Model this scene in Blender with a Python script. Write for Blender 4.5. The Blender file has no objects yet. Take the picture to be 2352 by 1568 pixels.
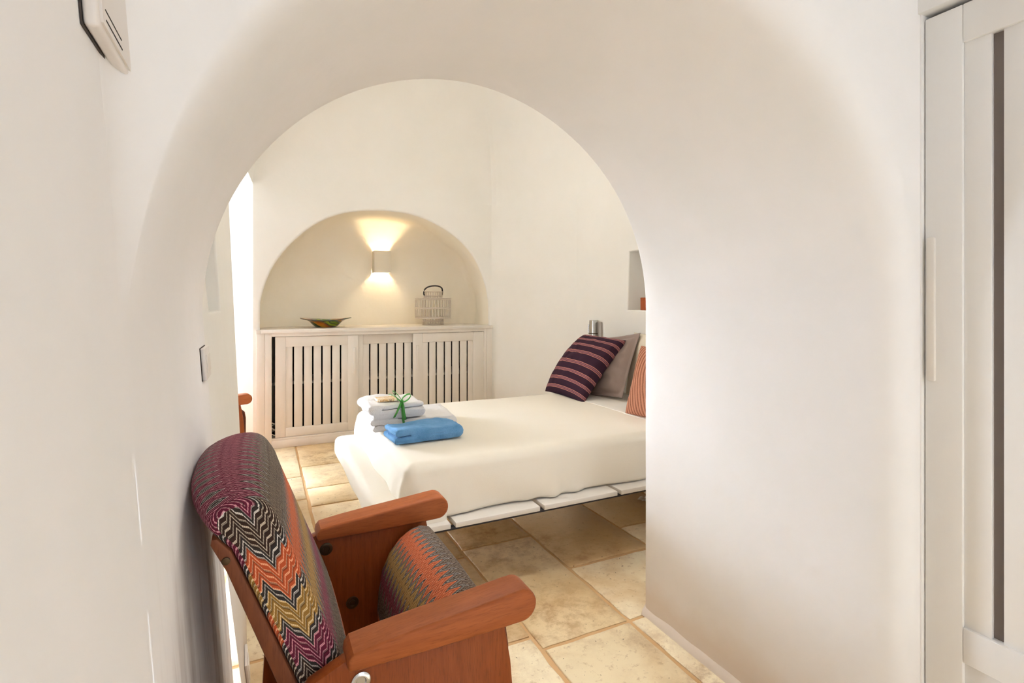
import bpy, bmesh, math, random
from mathutils import Vector, Matrix, noise
from mathutils.geometry import delaunay_2d_cdt
random.seed(7)
PI = math.pi
SC = bpy.context.scene
COL = SC.collection

# ------------------------------------------------------------------ colour + material helpers
def lin(c):
    return tuple((x/12.92 if x <= .04045 else ((x+.055)/1.055)**2.4) for x in c)
def rgb(r, g, b):
    return (*lin((r/255, g/255, b/255)), 1)

class Mat:
    def __init__(s, name, rough=.6, spec=.3, **kw):
        s.m = bpy.data.materials.new(name); s.m.use_nodes = True
        s.nt = s.m.node_tree; s.b = s.nt.nodes['Principled BSDF']
        s.b.inputs['Roughness'].default_value = rough
        s.b.inputs['Specular IOR Level'].default_value = spec
        for k, v in kw.items(): s.b.inputs[k.replace('_', ' ')].default_value = v
    def n(s, t, **kw):
        nd = s.nt.nodes.new(t)
        for k, v in kw.items():
            if k.startswith('i_'): nd.inputs[int(k[2:])].default_value = v
            else: setattr(nd, k, v)
        return nd
    def l(s, a, b): s.nt.links.new(a, b)
    def sock(s, nd, i, v):
        if isinstance(v, (int, float)): nd.inputs[i].default_value = v
        elif isinstance(v, tuple): nd.inputs[i].default_value = v
        else: s.l(v, nd.inputs[i])
    def math(s, op, a, b=0.0, c=0.0):
        nd = s.n('ShaderNodeMath', operation=op)
        s.sock(nd, 0, a); s.sock(nd, 1, b); s.sock(nd, 2, c)
        return nd.outputs[0]
    def mix(s, f, a, b, mode='MIX'):
        nd = s.n('ShaderNodeMix', data_type='RGBA', blend_type=mode)
        s.sock(nd, 0, f); s.sock(nd, 6, a); s.sock(nd, 7, b)
        return nd.outputs[2]
    def pos(s):
        return s.n('ShaderNodeNewGeometry').outputs['Position']
    def objc(s):
        return s.n('ShaderNodeTexCoord').outputs['Object']
    def uv(s):
        return s.n('ShaderNodeTexCoord').outputs['UV']
    def noise(s, vec, scale, detail=4, rough=.55, scl=None, dist=0):
        if scl:
            mp = s.n('ShaderNodeMapping'); mp.inputs['Scale'].default_value = scl
            s.l(vec, mp.inputs[0]); vec = mp.outputs[0]
        nd = s.n('ShaderNodeTexNoise')
        s.l(vec, nd.inputs['Vector']); nd.inputs['Scale'].default_value = scale
        nd.inputs['Detail'].default_value = detail; nd.inputs['Roughness'].default_value = rough
        nd.inputs['Distortion'].default_value = dist
        return nd.outputs['Fac']
    def ramp(s, fac, stops, interp='LINEAR'):
        nd = s.n('ShaderNodeValToRGB'); cr = nd.color_ramp; cr.interpolation = interp
        while len(cr.elements) < len(stops): cr.elements.new(.5)
        for e, (p, c) in zip(cr.elements, stops):
            e.position = p; e.color = c if isinstance(c, tuple) else (c, c, c, 1)
        s.l(fac, nd.inputs[0]); return nd.outputs[0]
    def bump(s, h, strength=.3, dist=.01):
        nd = s.n('ShaderNodeBump'); nd.inputs['Strength'].default_value = strength
        nd.inputs['Distance'].default_value = dist
        s.l(h, nd.inputs['Height']); s.l(nd.outputs[0], s.b.inputs['Normal'])
    def col(s, c):
        s.sock(s.b, s.b.inputs.find('Base Color'), c) if isinstance(c, tuple) else s.l(c, s.b.inputs['Base Color'])

def plain(name, c, rough=.5, spec=.4, **kw):
    m = Mat(name, rough, spec, **kw); m.col(c)
    return m.m

def plaster(name, a, b, scuff=False):
    m = Mat(name, .9, .0); p = m.pos()
    f = m.ramp(m.noise(p, 2.2, 4, .62), [(.34, 0.), (.66, 1.)])
    c = m.mix(f, a, b)
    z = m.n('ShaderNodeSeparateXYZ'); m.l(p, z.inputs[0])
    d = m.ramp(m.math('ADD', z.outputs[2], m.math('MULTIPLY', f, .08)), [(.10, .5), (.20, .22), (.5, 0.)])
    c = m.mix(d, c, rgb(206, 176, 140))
    if scuff:
        near = m.ramp(m.math('ABSOLUTE', m.math('SUBTRACT', z.outputs[1], 1.15)), [(.25, 1.), (.62, 0.)])
        low = m.math('MULTIPLY', near, m.ramp(z.outputs[2], [(.55, 1.), (.95, 0.)]))
        low = m.math('MULTIPLY', low, m.ramp(z.outputs[0], [(.0, 1.), (.1, 0.)]))
        sc = m.ramp(m.noise(p, 16, 3, .65, scl=(1, 1, .12)), [(.44, 0.), (.72, .75)])
        c = m.mix(m.math('MULTIPLY', low, sc), c, rgb(150, 134, 126))
    m.col(c)
    m.bump(m.noise(p, 7, 3, .6), .13, .02)
    return m.m

M = {}
M['plaster'] = plaster('plaster_near', rgb(238, 236, 233), rgb(242, 239, 237))
M['plaster_scuffed'] = plaster('plaster_scuffed', rgb(238, 236, 233), rgb(242, 239, 237), True)
M['plaster_far'] = plaster('plaster_far', rgb(240, 238, 232), rgb(243, 241, 236))

M['plaster_niche_warmlit'] = plaster('plaster_niche_warmlit', rgb(244, 237, 220), rgb(246, 240, 226))  # warm wash of the sconce put into the niche colour

def paint(name, c, c2):
    m = Mat(name, .45, .35); p = m.pos()
    f = m.ramp(m.noise(p, 3, 5, .6, scl=(2, 2, .35)), [(.35, 0.), (.7, 1.)])
    m.col(m.mix(f, c, c2))
    m.bump(m.noise(p, 90, 3, scl=(1, 1, .05)), .06, .004)
    return m.m
M['paint'] = paint('white_painted_wood', rgb(232, 226, 217), rgb(226, 219, 209))
M['paint_near'] = paint('white_lacquer', rgb(238, 236, 232), rgb(234, 231, 227))
M['dark'] = plain('inside_shade', rgb(48, 42, 38), .8)  # shade of the closed cabinet put into its interior colour
M['mesh_dark'] = plain('grey_mesh', rgb(128, 118, 112), .8)
M['black_metal'] = plain('black_steel', rgb(38, 34, 38), .45)
M['chrome'] = plain('chrome', rgb(205, 205, 205), .22, .5, Metallic=1.0)
M['bolt'] = plain('aged_bolt', rgb(84, 66, 46), .4, .5, Metallic=.8)
M['white_plastic'] = plain('white_plastic', rgb(226, 219, 212), .35)
M['groove'] = plain('shadow_groove', rgb(70, 62, 56), .8)
M['lamp_plaster'] = plain('lamp_plaster', rgb(232, 224, 206), .7)
M['handle_black'] = plain('black_handle', rgb(44, 38, 36), .5)

def wood(name, a, b, dark, rough=.38, axis=(18, 18, 1.6)):
    m = Mat(name, rough, .18); o = m.objc()
    g = m.noise(o, 5, 6, .6, scl=axis, dist=.5)
    c = m.mix(m.ramp(g, [(.3, 0.), (.7, 1.)]), a, b)
    g2 = m.noise(o, 22, 4, .6, scl=axis)
    c = m.mix(m.ramp(g2, [(.52, 0.), (.72, .5)]), c, dark)
    m.col(c); m.bump(g2, .05, .003)
    return m.m
M['wood_panel'] = wood('red_brown_plywood', rgb(152, 78, 34), rgb(132, 64, 26), rgb(92, 44, 19))
M['wood_arm'] = wood('red_brown_armrest', rgb(172, 96, 52), rgb(154, 82, 42), rgb(116, 60, 32), .44, (1.6, 18, 18))
M['wood_back'] = wood('brown_back_board', rgb(122, 70, 44), rgb(106, 60, 38), rgb(82, 44, 28), .5)
M['wood_box'] = wood('orange_wood_box', rgb(176, 92, 52), rgb(158, 78, 42), rgb(126, 60, 34))

def zigzag(name, amp, per, amp2, per2, cyc, line, off, contrast):
    m = Mat(name, .92, .1); uv = m.uv()
    s = m.n('ShaderNodeSeparateXYZ'); m.l(uv, s.inputs[0]); u, v = s.outputs[0], s.outputs[1]
    t1 = m.math('MULTIPLY', m.math('PINGPONG', u, per/2), 2*amp/per)
    t2 = m.math('MULTIPLY', m.math('PINGPONG', u, per2/2), 2*amp2/per2)
    wob = m.math('MULTIPLY', m.noise(uv, 40, 2), .004)
    t = m.math('ADD', m.math('ADD', m.math('ADD', v, off), wob), m.math('ADD', t1, t2))
    ph = m.math('FRACT', m.math('DIVIDE', t, cyc))
    br, bw = rgb(58, 42, 36), rgb(56, 50, 47)
    orr, gol, plu = rgb(186, 84, 50), rgb(150, 112, 56), rgb(98, 36, 54)
    base = m.ramp(ph, [(0, br), (.20, bw), (.27, orr), (.47, bw), (.54, gol), (.72, bw), (.78, plu), (.95, bw)], 'CONSTANT')
    cream = m.ramp(ph, [(0, rgb(206, 190, 168)), (.20, rgb(222, 214, 204)), (.27, rgb(238, 170, 130)), (.47, rgb(222, 214, 204)),
                        (.54, rgb(226, 200, 150)), (.72, rgb(222, 214, 204)), (.78, rgb(214, 150, 158)), (.95, rgb(222, 214, 204))], 'CONSTANT')
    fl = m.math('FRACT', m.math('DIVIDE', t, line))
    lm = m.ramp(fl, [(0, 1.), (.34, 0.)], 'CONSTANT')
    # stitches: the light thread is broken into dots
    st = m.math('FRACT', m.math('DIVIDE', u, .0024))
    st = m.ramp(st, [(0, 1.), (.72, .35)], 'CONSTANT')
    fac = m.math('MULTIPLY', m.math('MULTIPLY', lm, st), contrast)
    c = m.mix(fac, base, cream)
    dk = m.math('FRACT', m.math('ADD', m.math('DIVIDE', t, line*2), .45))
    c = m.mix(m.ramp(dk, [(0, .55), (.22, 0.)], 'CONSTANT'), c, rgb(48, 36, 34))
    m.col(c)
    m.bump(m.math('ADD', fac, m.math('MULTIPLY', m.noise(uv, 900, 2), .6)), .35, .002)
    return m.m
V84 = .237
M['zig_front'] = zigzag('zigzag_weave_fine', .036, .026, .0, .01, .31, .0100, .096+.31-V84, .92)
M['zig_side'] = zigzag('zigzag_weave_broad', .038, .052, .008, .0173, .29, .0115, .004, 1.0)
M['zig_seat'] = zigzag('zigzag_weave_seat', .036, .026, .0, .01, .25, .0095, .015, .85)

def cloth(name, c, rough=.9, fine=500, bs=.12, c2=None, nscale=6):
    m = Mat(name, rough, .12); o = m.objc()
    m.b.inputs['Sheen Weight'].default_value = .15
    if c2: m.col(m.mix(m.ramp(m.noise(o, nscale, 4), [(.35, 0.), (.65, 1.)]), c, c2))
    else: m.col(c)
    m.bump(m.noise(o, fine, 3), bs, .003 if bs < .5 else .007)
    return m.m
M['sheet'] = cloth('cream_bedspread', rgb(241, 233, 217), .85, 160, .10)
M['under_sheet'] = cloth('white_sheet', rgb(240, 234, 224), .85, 160, .08)
M['towel_white'] = cloth('white_terry', rgb(250, 248, 248), .95, 260, .8)
M['towel_blue'] = cloth('blue_terry', rgb(98, 158, 212), .95, 260, .9, rgb(122, 178, 228), 14)
M['grey_linen'] = cloth('taupe_linen', rgb(158, 140, 132), .85, 300, .1)
M['pale_pillow'] = cloth('pale_pillow', rgb(228, 216, 196), .85, 300, .1)
M['ribbon'] = plain('green_ribbon', rgb(72, 156, 62), .35, .5)
M['petal'] = plain('white_petal', rgb(226, 218, 208), .7)

def striped():
    m = Mat('striped_weave', .9, .1); uv = m.uv()
    s = m.n('ShaderNodeSeparateXYZ'); m.l(uv, s.inputs[0])
    v = m.math('MULTIPLY', s.outputs[1], 8.0)
    f = m.math('FRACT', m.math('ADD', v, .12))
    dk, pk, mv = rgb(58, 38, 52), rgb(200, 136, 124), rgb(146, 96, 104)
    c = m.ramp(f, [(0, dk), (.56, pk), (.62, dk), (.66, mv), (.78, dk), (.82, pk), (.88, dk)], 'CONSTANT')
    # woven specks
    c = m.mix(m.ramp(m.noise(uv, 160, 2), [(.5, 0.), (.75, .35)]), c, rgb(96, 66, 80))
    m.col(c); m.bump(m.noise(uv, 300, 2), .3, .002)
    return m.m
M['striped'] = striped()

def knit():
    m = Mat('terracotta_knit', .95, .08); uv = m.uv()
    at = m.n('ShaderNodeAttribute', attribute_name='rib')
    c = m.mix(at.outputs['Fac'], rgb(112, 64, 46), rgb(200, 140, 112))  # valleys between ribs darkened in the colour, as crease shade
    c = m.mix(m.ramp(m.noise(uv, 90, 3), [(.4, 0.), (.7, .4)]), c, rgb(190, 130, 102))
    m.col(c); m.bump(m.noise(uv, 140, 3), .6, .004)
    return m.m
M['knit'] = knit()

def stone():
    m = Mat('limestone_slab', .42, .35); p = m.pos()
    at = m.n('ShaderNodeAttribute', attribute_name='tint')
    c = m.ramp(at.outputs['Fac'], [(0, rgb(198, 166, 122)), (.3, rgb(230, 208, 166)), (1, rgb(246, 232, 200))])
    n1 = m.ramp(m.noise(p, 2.4, 6, .62, dist=.4), [(.40, 0.), (.70, .85)])
    c = m.mix(n1, c, rgb(204, 168, 116))
    n2 = m.ramp(m.noise(p, 9, 8, .72), [(.46, 0.), (.62, .7)])
    n3 = m.ramp(m.noise(p, 1.3, 2), [(.44, 0.), (.62, 1.)])
    c = m.mix(m.math('MULTIPLY', n2, n3), c, rgb(160, 118, 76))
    n4 = m.ramp(m.noise(p, 34, 5, .7), [(.56, 0.), (.70, .6)])
    c = m.mix(n4, c, rgb(176, 140, 98))
    n5 = m.ramp(m.noise(p, 60, 2, .5), [(.70, 0.), (.75, .85)])
    c = m.mix(n5, c, rgb(110, 84, 58))
    m.col(c)
    m.bump(m.math('ADD', m.noise(p, 6, 6, .65), m.math('MULTIPLY', n5, -.5)), .25, .012)
    return m.m
M['stone'] = stone()
def grout():
    m = Mat('sandy_grout', .9, .1); p = m.pos()
    m.col(m.mix(m.noise(p, 12, 4), rgb(214, 178, 134), rgb(198, 158, 112)))
    m.bump(m.noise(p, 60, 4), .4, .006)
    return m.m
M['grout'] = grout()

def glassdish():
    m = Mat('striped_glass', .12, .6); o = m.objc()
    s = m.n('ShaderNodeSeparateXYZ'); m.l(o, s.inputs[0])
    t = m.math('ADD', m.math('MULTIPLY', s.outputs[0], 3.2), m.math('MULTIPLY', s.outputs[2], 9.0))
    t = m.math('ADD', t, m.math('MULTIPLY', m.noise(o, 5, 2), .8))
    f = m.math('FRACT', t)
    c = m.ramp(f, [(0, rgb(30, 56, 34)), (.12, rgb(120, 150, 30)), (.34, rgb(40, 70, 40)), (.42, rgb(214, 150, 40)),
                   (.62, rgb(190, 100, 28)), (.78, rgb(60, 70, 36)), (.86, rgb(150, 170, 40))])
    m.col(c); m.b.inputs['Coat Weight'].default_value = .6
    return m.m
M['dish'] = glassdish()
M['dish_rim'] = plain('dark_glass_rim', rgb(40, 56, 50), .12, .6)
def soapcard():
    m = Mat('soap_wrapper', .5, .3); o = m.objc()
    f = m.ramp(m.noise(o, 26, 3, .6, scl=(1, 3, 1)), [(.40, rgb(246, 236, 216)), (.5, rgb(214, 164, 96)), (.6, rgb(244, 226, 196)), (.7, rgb(132, 84, 50))])
    m.col(f); return m.m
M['soap'] = soapcard()
M['wicker'] = plain('white_wicker', rgb(212, 200, 184), .7)
def emit(name, c, st):
    m = Mat(name); m.b.inputs['Emission Color'].default_value = c; m.b.inputs['Emission Strength'].default_value = st
    m.col(c); return m.m
M['bulb'] = emit('warm_bulb', rgb(255, 226, 170), 14.0)
def pane():
    m = Mat('window_glass'); t = m.n('ShaderNodeBsdfTransparent'); g = m.n('ShaderNodeBsdfGlossy'); x = m.n('ShaderNodeMixShader')
    g.inputs['Roughness'].default_value = .02; x.inputs[0].default_value = .07
    m.l(t.outputs[0], x.inputs[1]); m.l(g.outputs[0], x.inputs[2])
    m.l(x.outputs[0], m.nt.nodes['Material Output'].inputs['Surface']); return m.m
M['pane'] = pane()

# ------------------------------------------------------------------ object helpers
def wloc(o):
    v = Vector((0, 0, 0))
    while o is not None:
        v = v + o.location; o = o.parent
    return v
def obj(name, bm, mat, parent=None, angle=40, label=None):
    """one mesh object; bm is in world coordinates and is shifted into the parent's frame"""
    off = wloc(parent) if parent else Vector((0, 0, 0))
    if parent: bmesh.ops.translate(bm, vec=-off, verts=bm.verts)
    me = bpy.data.meshes.new(name); bm.to_mesh(me); bm.free()
    for m in (mat if isinstance(mat, list) else [mat]): me.materials.append(m)
    if angle is not None:
        for p in me.polygons: p.use_smooth = True
        if angle < 180: me.set_sharp_from_angle(angle=math.radians(angle))
    o = bpy.data.objects.new(name, me); COL.objects.link(o)
    if parent: o.parent = parent
    if label: o['label'] = label
    return o
def tag(o, label, cat, group=None):
    o['label'] = label; o['category'] = cat
    if group: o['group'] = group
    return o
def thing(name, label, cat, loc, group=None):
    o = bpy.data.objects.new(name, None); COL.objects.link(o); o.location = loc
    o.empty_display_size = .1
    return tag(o, label, cat, group)
def struct(name, bm, mat, parent=None, angle=40):
    o = obj(name, bm, mat, parent, angle)
    if not parent: o['kind'] = 'structure'
    return o
def center_origin(o):
    me = o.data; c = sum((v.co for v in me.vertices), Vector())/len(me.vertices)
    zmin = min(v.co.z for v in me.vertices); c.z = zmin
    for v in me.vertices: v.co -= c
    o.location = o.location + c
    return o

def box(bm, x0, x1, y0, y1, z0, z1, bev=0, seg=2):
    t = bmesh.new(); bmesh.ops.create_cube(t, size=1)
    for v in t.verts:
        v.co = Vector(((x0+x1)/2+v.co.x*(x1-x0), (y0+y1)/2+v.co.y*(y1-y0), (z0+z1)/2+v.co.z*(z1-z0)))
    if bev: bmesh.ops.bevel(t, geom=t.edges[:], offset=bev, segments=seg, profile=.5, affect='EDGES')
    join(bm, t); return bm
def join(bm, t):
    me = bpy.data.meshes.new('tmp'); t.to_mesh(me); t.free(); bm.from_mesh(me); bpy.data.meshes.remove(me)
def BX(*a, **k):
    return box(bmesh.new(), *a, **k)
def prism(pts, y0, y1, bev=0, seg=2, axis='y'):
    """polygon in (x,z), extruded along y"""
    bm = bmesh.new()
    a = [bm.verts.new((p[0], y0, p[1])) for p in pts]; b = [bm.verts.new((p[0], y1, p[1])) for p in pts]
    n = len(pts); bm.faces.new(a); bm.faces.new(b[::-1])
    for i in range(n): bm.faces.new((a[i], b[i], b[(i+1) % n], a[(i+1) % n]))
    bmesh.ops.recalc_face_normals(bm, faces=bm.faces)
    if bev:
        es = [e for e in bm.edges if len(set(round(v.co.y, 5) for v in e.verts)) == 1]
        bmesh.ops.bevel(bm, geom=es, offset=bev, segments=seg, profile=.5, affect='EDGES')
    return bm
def tube(bm, pts, r, n=8, closed=False, caps=True):
    pts = [Vector(p) for p in pts]; rings = []; N = len(pts)
    for i, p in enumerate(pts):
        a = pts[i-1] if i > 0 or closed else p; b = pts[(i+1) % N] if i < N-1 or closed else p
        t = (b-a).normalized(); up = Vector((0, 0, 1)) if abs(t.z) < .95 else Vector((1, 0, 0))
        u = t.cross(up).normalized(); w = u.cross(t)
        rr = r[i] if isinstance(r, (list, tuple)) else r
        rings.append([bm.verts.new(p+u*rr*math.cos(2*PI*k/n)+w*rr*math.sin(2*PI*k/n)) for k in range(n)])
    for i in range(N if closed else N-1):
        A, B = rings[i], rings[(i+1) % N]
        for k in range(n): bm.faces.new((A[k], A[(k+1) % n], B[(k+1) % n], B[k]))
    if caps and not closed:
        bm.faces.new(rings[0][::-1]); bm.faces.new(rings[-1])
    return bm
def lathe(bm, prof, cx, cy, n=32, close=True):
    rings = [[bm.verts.new((cx+r*math.cos(2*PI*k/n), cy+r*math.sin(2*PI*k/n), z)) for k in range(n)] for r, z in prof]
    for a, b in zip(rings, rings[1:]):
        for k in range(n): bm.faces.new((a[k], a[(k+1) % n], b[(k+1) % n], b[k]))
    if close:
        bm.faces.new(rings[0][::-1]); bm.faces.new(rings[-1])
    return bm
def cyl(bm, c, axis, r, h, n=24, bev=0):
    """short cylinder from c along axis"""
    axis = Vector(axis).normalized(); c = Vector(c)
    pr = [(0, r), (h, r)] if not bev else [(0, r), (h-bev, r), (h-bev*.3, r-bev*.3), (h, r-bev)]
    u = axis.orthogonal().normalized(); w = axis.cross(u); rings = []
    for t, rr in pr:
        rings.append([bm.verts.new(c+axis*t+u*rr*math.cos(2*PI*k/n)+w*rr*math.sin(2*PI*k/n)) for k in range(n)])
    for a, b in zip(rings, rings[1:]):
        for k in range(n): bm.faces.new((a[k], a[(k+1) % n], b[(k+1) % n], b[k]))
    bm.faces.new(rings[0][::-1]); bm.faces.new(rings[-1])
    return bm
def grid_faces(bm, rows, closed_u=False):
    fs = []
    for a, b in zip(rows, rows[1:]):
        m = len(a)
        for k in range(m if closed_u else m-1):
            fs.append(bm.faces.new((a[k], a[(k+1) % m], b[(k+1) % m], b[k])))
    return fs
def panel(outline, holes, fmap, step=None, depth_rings=()):
    """flat panel with holes. outline/holes: 2d loops; fmap(u,v,t)->3d. Each hole: dict(loop, rings=[(offset,t)...], cap)"""
    bm = bmesh.new(); pts = []; edges = []; faces = []
    def loop(L):
        i0 = len(pts); pts.extend(Vector(p) for p in L); n = len(L)
        edges.extend((i0+i, i0+(i+1) % n) for i in range(n)); faces.append(list(range(i0, i0+n)))
    loop(outline)
    for h in holes: loop(h['rings3'][0][0])
    if step:
        us = [p[0] for p in outline]; vs = [p[1] for p in outline]
        nu = int((max(us)-min(us))/step); nv = int((max(vs)-min(vs))/step)
        for i in range(1, nu):
            for j in range(1, nv):
                pts.append(Vector((min(us)+(max(us)-min(us))*i/nu, min(vs)+(max(vs)-min(vs))*j/nv)))
    V, E, F, *_ = delaunay_2d_cdt(pts, edges, faces, 2, 1e-6)
    bv = [bm.verts.new(fmap(v.x, v.y, 0)) for v in V]
    for f in F:
        try: bm.faces.new([bv[i] for i in f])
        except ValueError: pass
    for h in holes:
        rows = []
        for L, t in h['rings3']: rows.append([bm.verts.new(fmap(p[0], p[1], t)) for p in L])
        grid_faces(bm, rows, True)
        if h.get('cap', True): bm.faces.new(rows[-1])
    loose = [v for v in bm.verts if not v.link_faces]
    bmesh.ops.delete(bm, geom=loose, context='VERTS')
    bmesh.ops.remove_doubles(bm, verts=bm.verts, dist=1e-5)
    bmesh.ops.recalc_face_normals(bm, faces=bm.faces)
    return bm
def offset_loop(L, o):
    """offset closed ccw loop outward by o"""
    n = len(L); out = []
    for i in range(n):
        p0, p1, p2 = Vector(L[i-1]), Vector(L[i]), Vector(L[(i+1) % n])
        a = (p1-p0).normalized(); b = (p2-p1).normalized()
        na, nb = Vector((a.y, -a.x)), Vector((b.y, -b.x))
        m = (na+nb); m = m/max(m.length_squared/2, .4) if m.length > 1e-6 else na
        out.append((p1.x+m.x*o, p1.y+m.y*o))
    return out
def hole(L, fil, depth, seg=4, cap=True, back=0):
    """hole rings with a rounded lip of radius fil, then depth"""
    r3 = []
    for k in range(seg+1):
        a = PI/2*k/seg
        r3.append((offset_loop(L, fil*(1-math.sin(a))), fil*(1-math.cos(a))))
    if back:
        for k in range(9):
            a = PI/2*k/8; o = back*(1-math.cos(a)); cx = (min(p[0] for p in L)+max(p[0] for p in L))/2; zt = max(p[1] for p in L)
            w = (max(p[0] for p in L)-min(p[0] for p in L))/2
            r3.append(([(cx+(p[0]-cx)*(1-o/w), p[1]*(1-o/zt)) for p in L], depth-back+back*math.sin(a)))
    else: r3.append((L, depth))
    return dict(rings3=r3, cap=cap)

# ------------------------------------------------------------------ camera
# world: X runs across the arch to the right, Y into the bedroom, Z up; the lens is 1.25 m above the floor
H = 1.25
cam = bpy.data.cameras.new('camera'); co = bpy.data.objects.new('camera', cam); COL.objects.link(co)
co.location = (0, 0, H); co.rotation_euler = (PI/2, 0, -math.radians(25.8))
cam.sensor_width = 36; cam.lens = 1193/2352*36; cam.shift_y = -(784-694)/2352
cam.clip_start = .02; SC.camera = co

# ------------------------------------------------------------------ the setting
def rjamb(z): return -.055-.072*z                       # battered left wall of the passage
ZS, RC, RA, RZ = 1.22, .6235, .7665, .768               # spring height, centre, half width, rise of the arch
YO, YI = .72, 1.65                                      # outer and inner face of the thick arch
SPR = 2.25
sec = []                                                # (r, z, weight, normal)
for i in range(9):
    z = ZS*i/9; sec.append((rjamb(z), z, 0, (-1, 0)))
NA = 64
for i in range(NA+1):
    ph = PI*(1-i/NA); t = min(1, max(0, (PI-ph)/(PI*.45))); w = t*t*(3-2*t)
    x = RC+RA*math.cos(ph)
    sec.append((x, ZS+RZ*math.sin(ph), w, (math.cos(ph), math.sin(ph))))
for i in range(1, 10):
    z = ZS*(1-i/9); sec.append((1.39, z, 1, (1, 0)))
def wob(x, y, z, a=.006):
    return a*noise.noise(Vector((x*1.7+3, y*1.7, z*1.7)))
bm = bmesh.new(); RF = .08; rows = []
def yslant(x, y, z):
    # the outer face is not quite square to the passage and runs into the left wall in a soft hollow
    if y >= .9: return y
    k = min(1, (.9-y)/.1); u = max(0, x-rjamb(z)); r = .15
    f = r*(1-math.sqrt(max(0, 1-(1-u/r)**2))) if u < r else 0
    return y+k*(.16*max(0, min(1, (1.39-x)/1.53))-f)
fil = []
for k in range(9): a = PI/2*(1-k/8); fil.append((RF*(1-math.cos(a)), YO+RF-RF*math.sin(a)))
stations = fil[:]
for y in [.96+.0766*i for i in range(9)]: stations.append((0, y))
f2 = .012
for k in range(4): a = PI/2*k/3; stations.append((f2*(1-math.cos(a)), YI-f2+f2*math.sin(a)))
for j, (o, y) in enumerate(stations):
    row = []
    for i, (x, z, w, nn) in enumerate(sec):
        ww = w if j < len(fil) else 1
        d = o*ww
        wv = wob(x, y, z) * (0 if i < 9 else min(1, (i-9)/10) if i < len(sec)-9 else .4)
        row.append(bm.verts.new((x+nn[0]*(d+wv), yslant(x+nn[0]*(d+wv), y, z+nn[1]*(d+wv)), max(0, z+nn[1]*(d+wv)))))
    rows.append(row)
grid_faces(bm, rows)
for j, y, out in ((0, YO, 1), (-1, YI, -1)):
    ring = [(v.co.x, v.co.z) for v in rows[j]]
    if out == 1:
        ring = ring[9:]
        ol = ring + [(1.475, 0), (1.475, 2.62), (rjamb(2.62), 2.62)]
    else:
        ol = ring + [(2.56, 0), (2.56, SPR+.02), (-.42, SPR+.02), (-.30, 0)]
    xtra = []
    if out == 1:
        for gz in range(1, 52):
            z = 1.24+1.36*gz/52
            for u in (.004, .012, .025, .045, .07, .10, .14, .19, .25): xtra.append((rjamb(z)+u, z))
    V, E, F, *_ = delaunay_2d_cdt([Vector(p) for p in ol+xtra], [(i, (i+1) % len(ol)) for i in range(len(ol))], [list(range(len(ol)))], 1, 1e-6)
    bv = [bm.verts.new((v.x, yslant(v.x, y, v.y), v.y)) for v in V]
    for f in F: bm.faces.new([bv[i] for i in f])
bmesh.ops.remove_doubles(bm, verts=bm.verts, dist=9e-4)
bmesh.ops.recalc_face_normals(bm, faces=bm.faces)
struct('wall_middle', bm, M['plaster_scuffed'], None, 50)

# near part of the left wall, and the rest of the small front room
bm = panel([(-2.3, 0), (YO+.014, 0), (YO+.014, 2.62), (-2.3, 2.62)], [], lambda u, v, t: (rjamb(v), u, v))
struct('wall_left', bm, M['plaster'])
bm = panel([(-2.3, 0), (-.94, 0), (-.94, 2.1), (YO, 2.1), (YO, 2.62), (-2.3, 2.62)], [], lambda u, v, t: (1.475, u, v))
struct('wall_right', bm, M['plaster'])
bm = panel([(-.4, 0), (1.6, 0), (1.6, 2.62), (-.4, 2.62)], [hole([(.15, .02), (1.25, .02), (1.25, 2.15), (.15, 2.15)], .02, .25, cap=False)],
           lambda u, v, t: (u, -2.3-t, v))
struct('wall_front', bm, M['plaster'])
struct('ceiling', BX(-.4, 1.6, -2.35, YO+.02, 2.60, 2.64), M['plaster'])
# glazed door behind the camera
dr = bpy.data.objects.new('door_1', None); COL.objects.link(dr); dr.location = (.7, -2.45, 0); dr['kind'] = 'structure'
bm = bmesh.new()
for a in ((.15, .22, .02, 2.15), (1.18, 1.25, .02, 2.15), (.665, .735, .02, 2.15), (.22, 1.18, .02, .14), (.22, 1.18, 2.06, 2.15)):
    box(bm, a[0], a[1], -2.47, -2.43, a[2], a[3], .004)
obj('door_frame', bm, M['paint'], dr)
obj('door_pane', BX(.22, 1.18, -2.453, -2.447, .14, 2.06), M['pane'], dr)

# left wall of the bedroom with its small niche, leaning like the passage
def rfar(y, z):
    t = (y-2.0)/1.2
    return (-.042-.038*t) - (.095-.051*t)*z
NF = [(2.02, 1.217), (2.46, 1.217), (2.50, 1.62), (2.44, 1.72), (2.30, 1.78), (2.16, 1.76), (2.05, 1.66), (2.02, 1.5)]
bm = panel([(YI+.005, 0), (3.2, 0), (3.2, SPR), (YI+.005, SPR)], [hole(NF, .012, .22)], lambda u, v, t: (rfar(u, v)-t, u, v), step=.12)
struct('wall_left', bm, M['plaster_far'])
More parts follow.
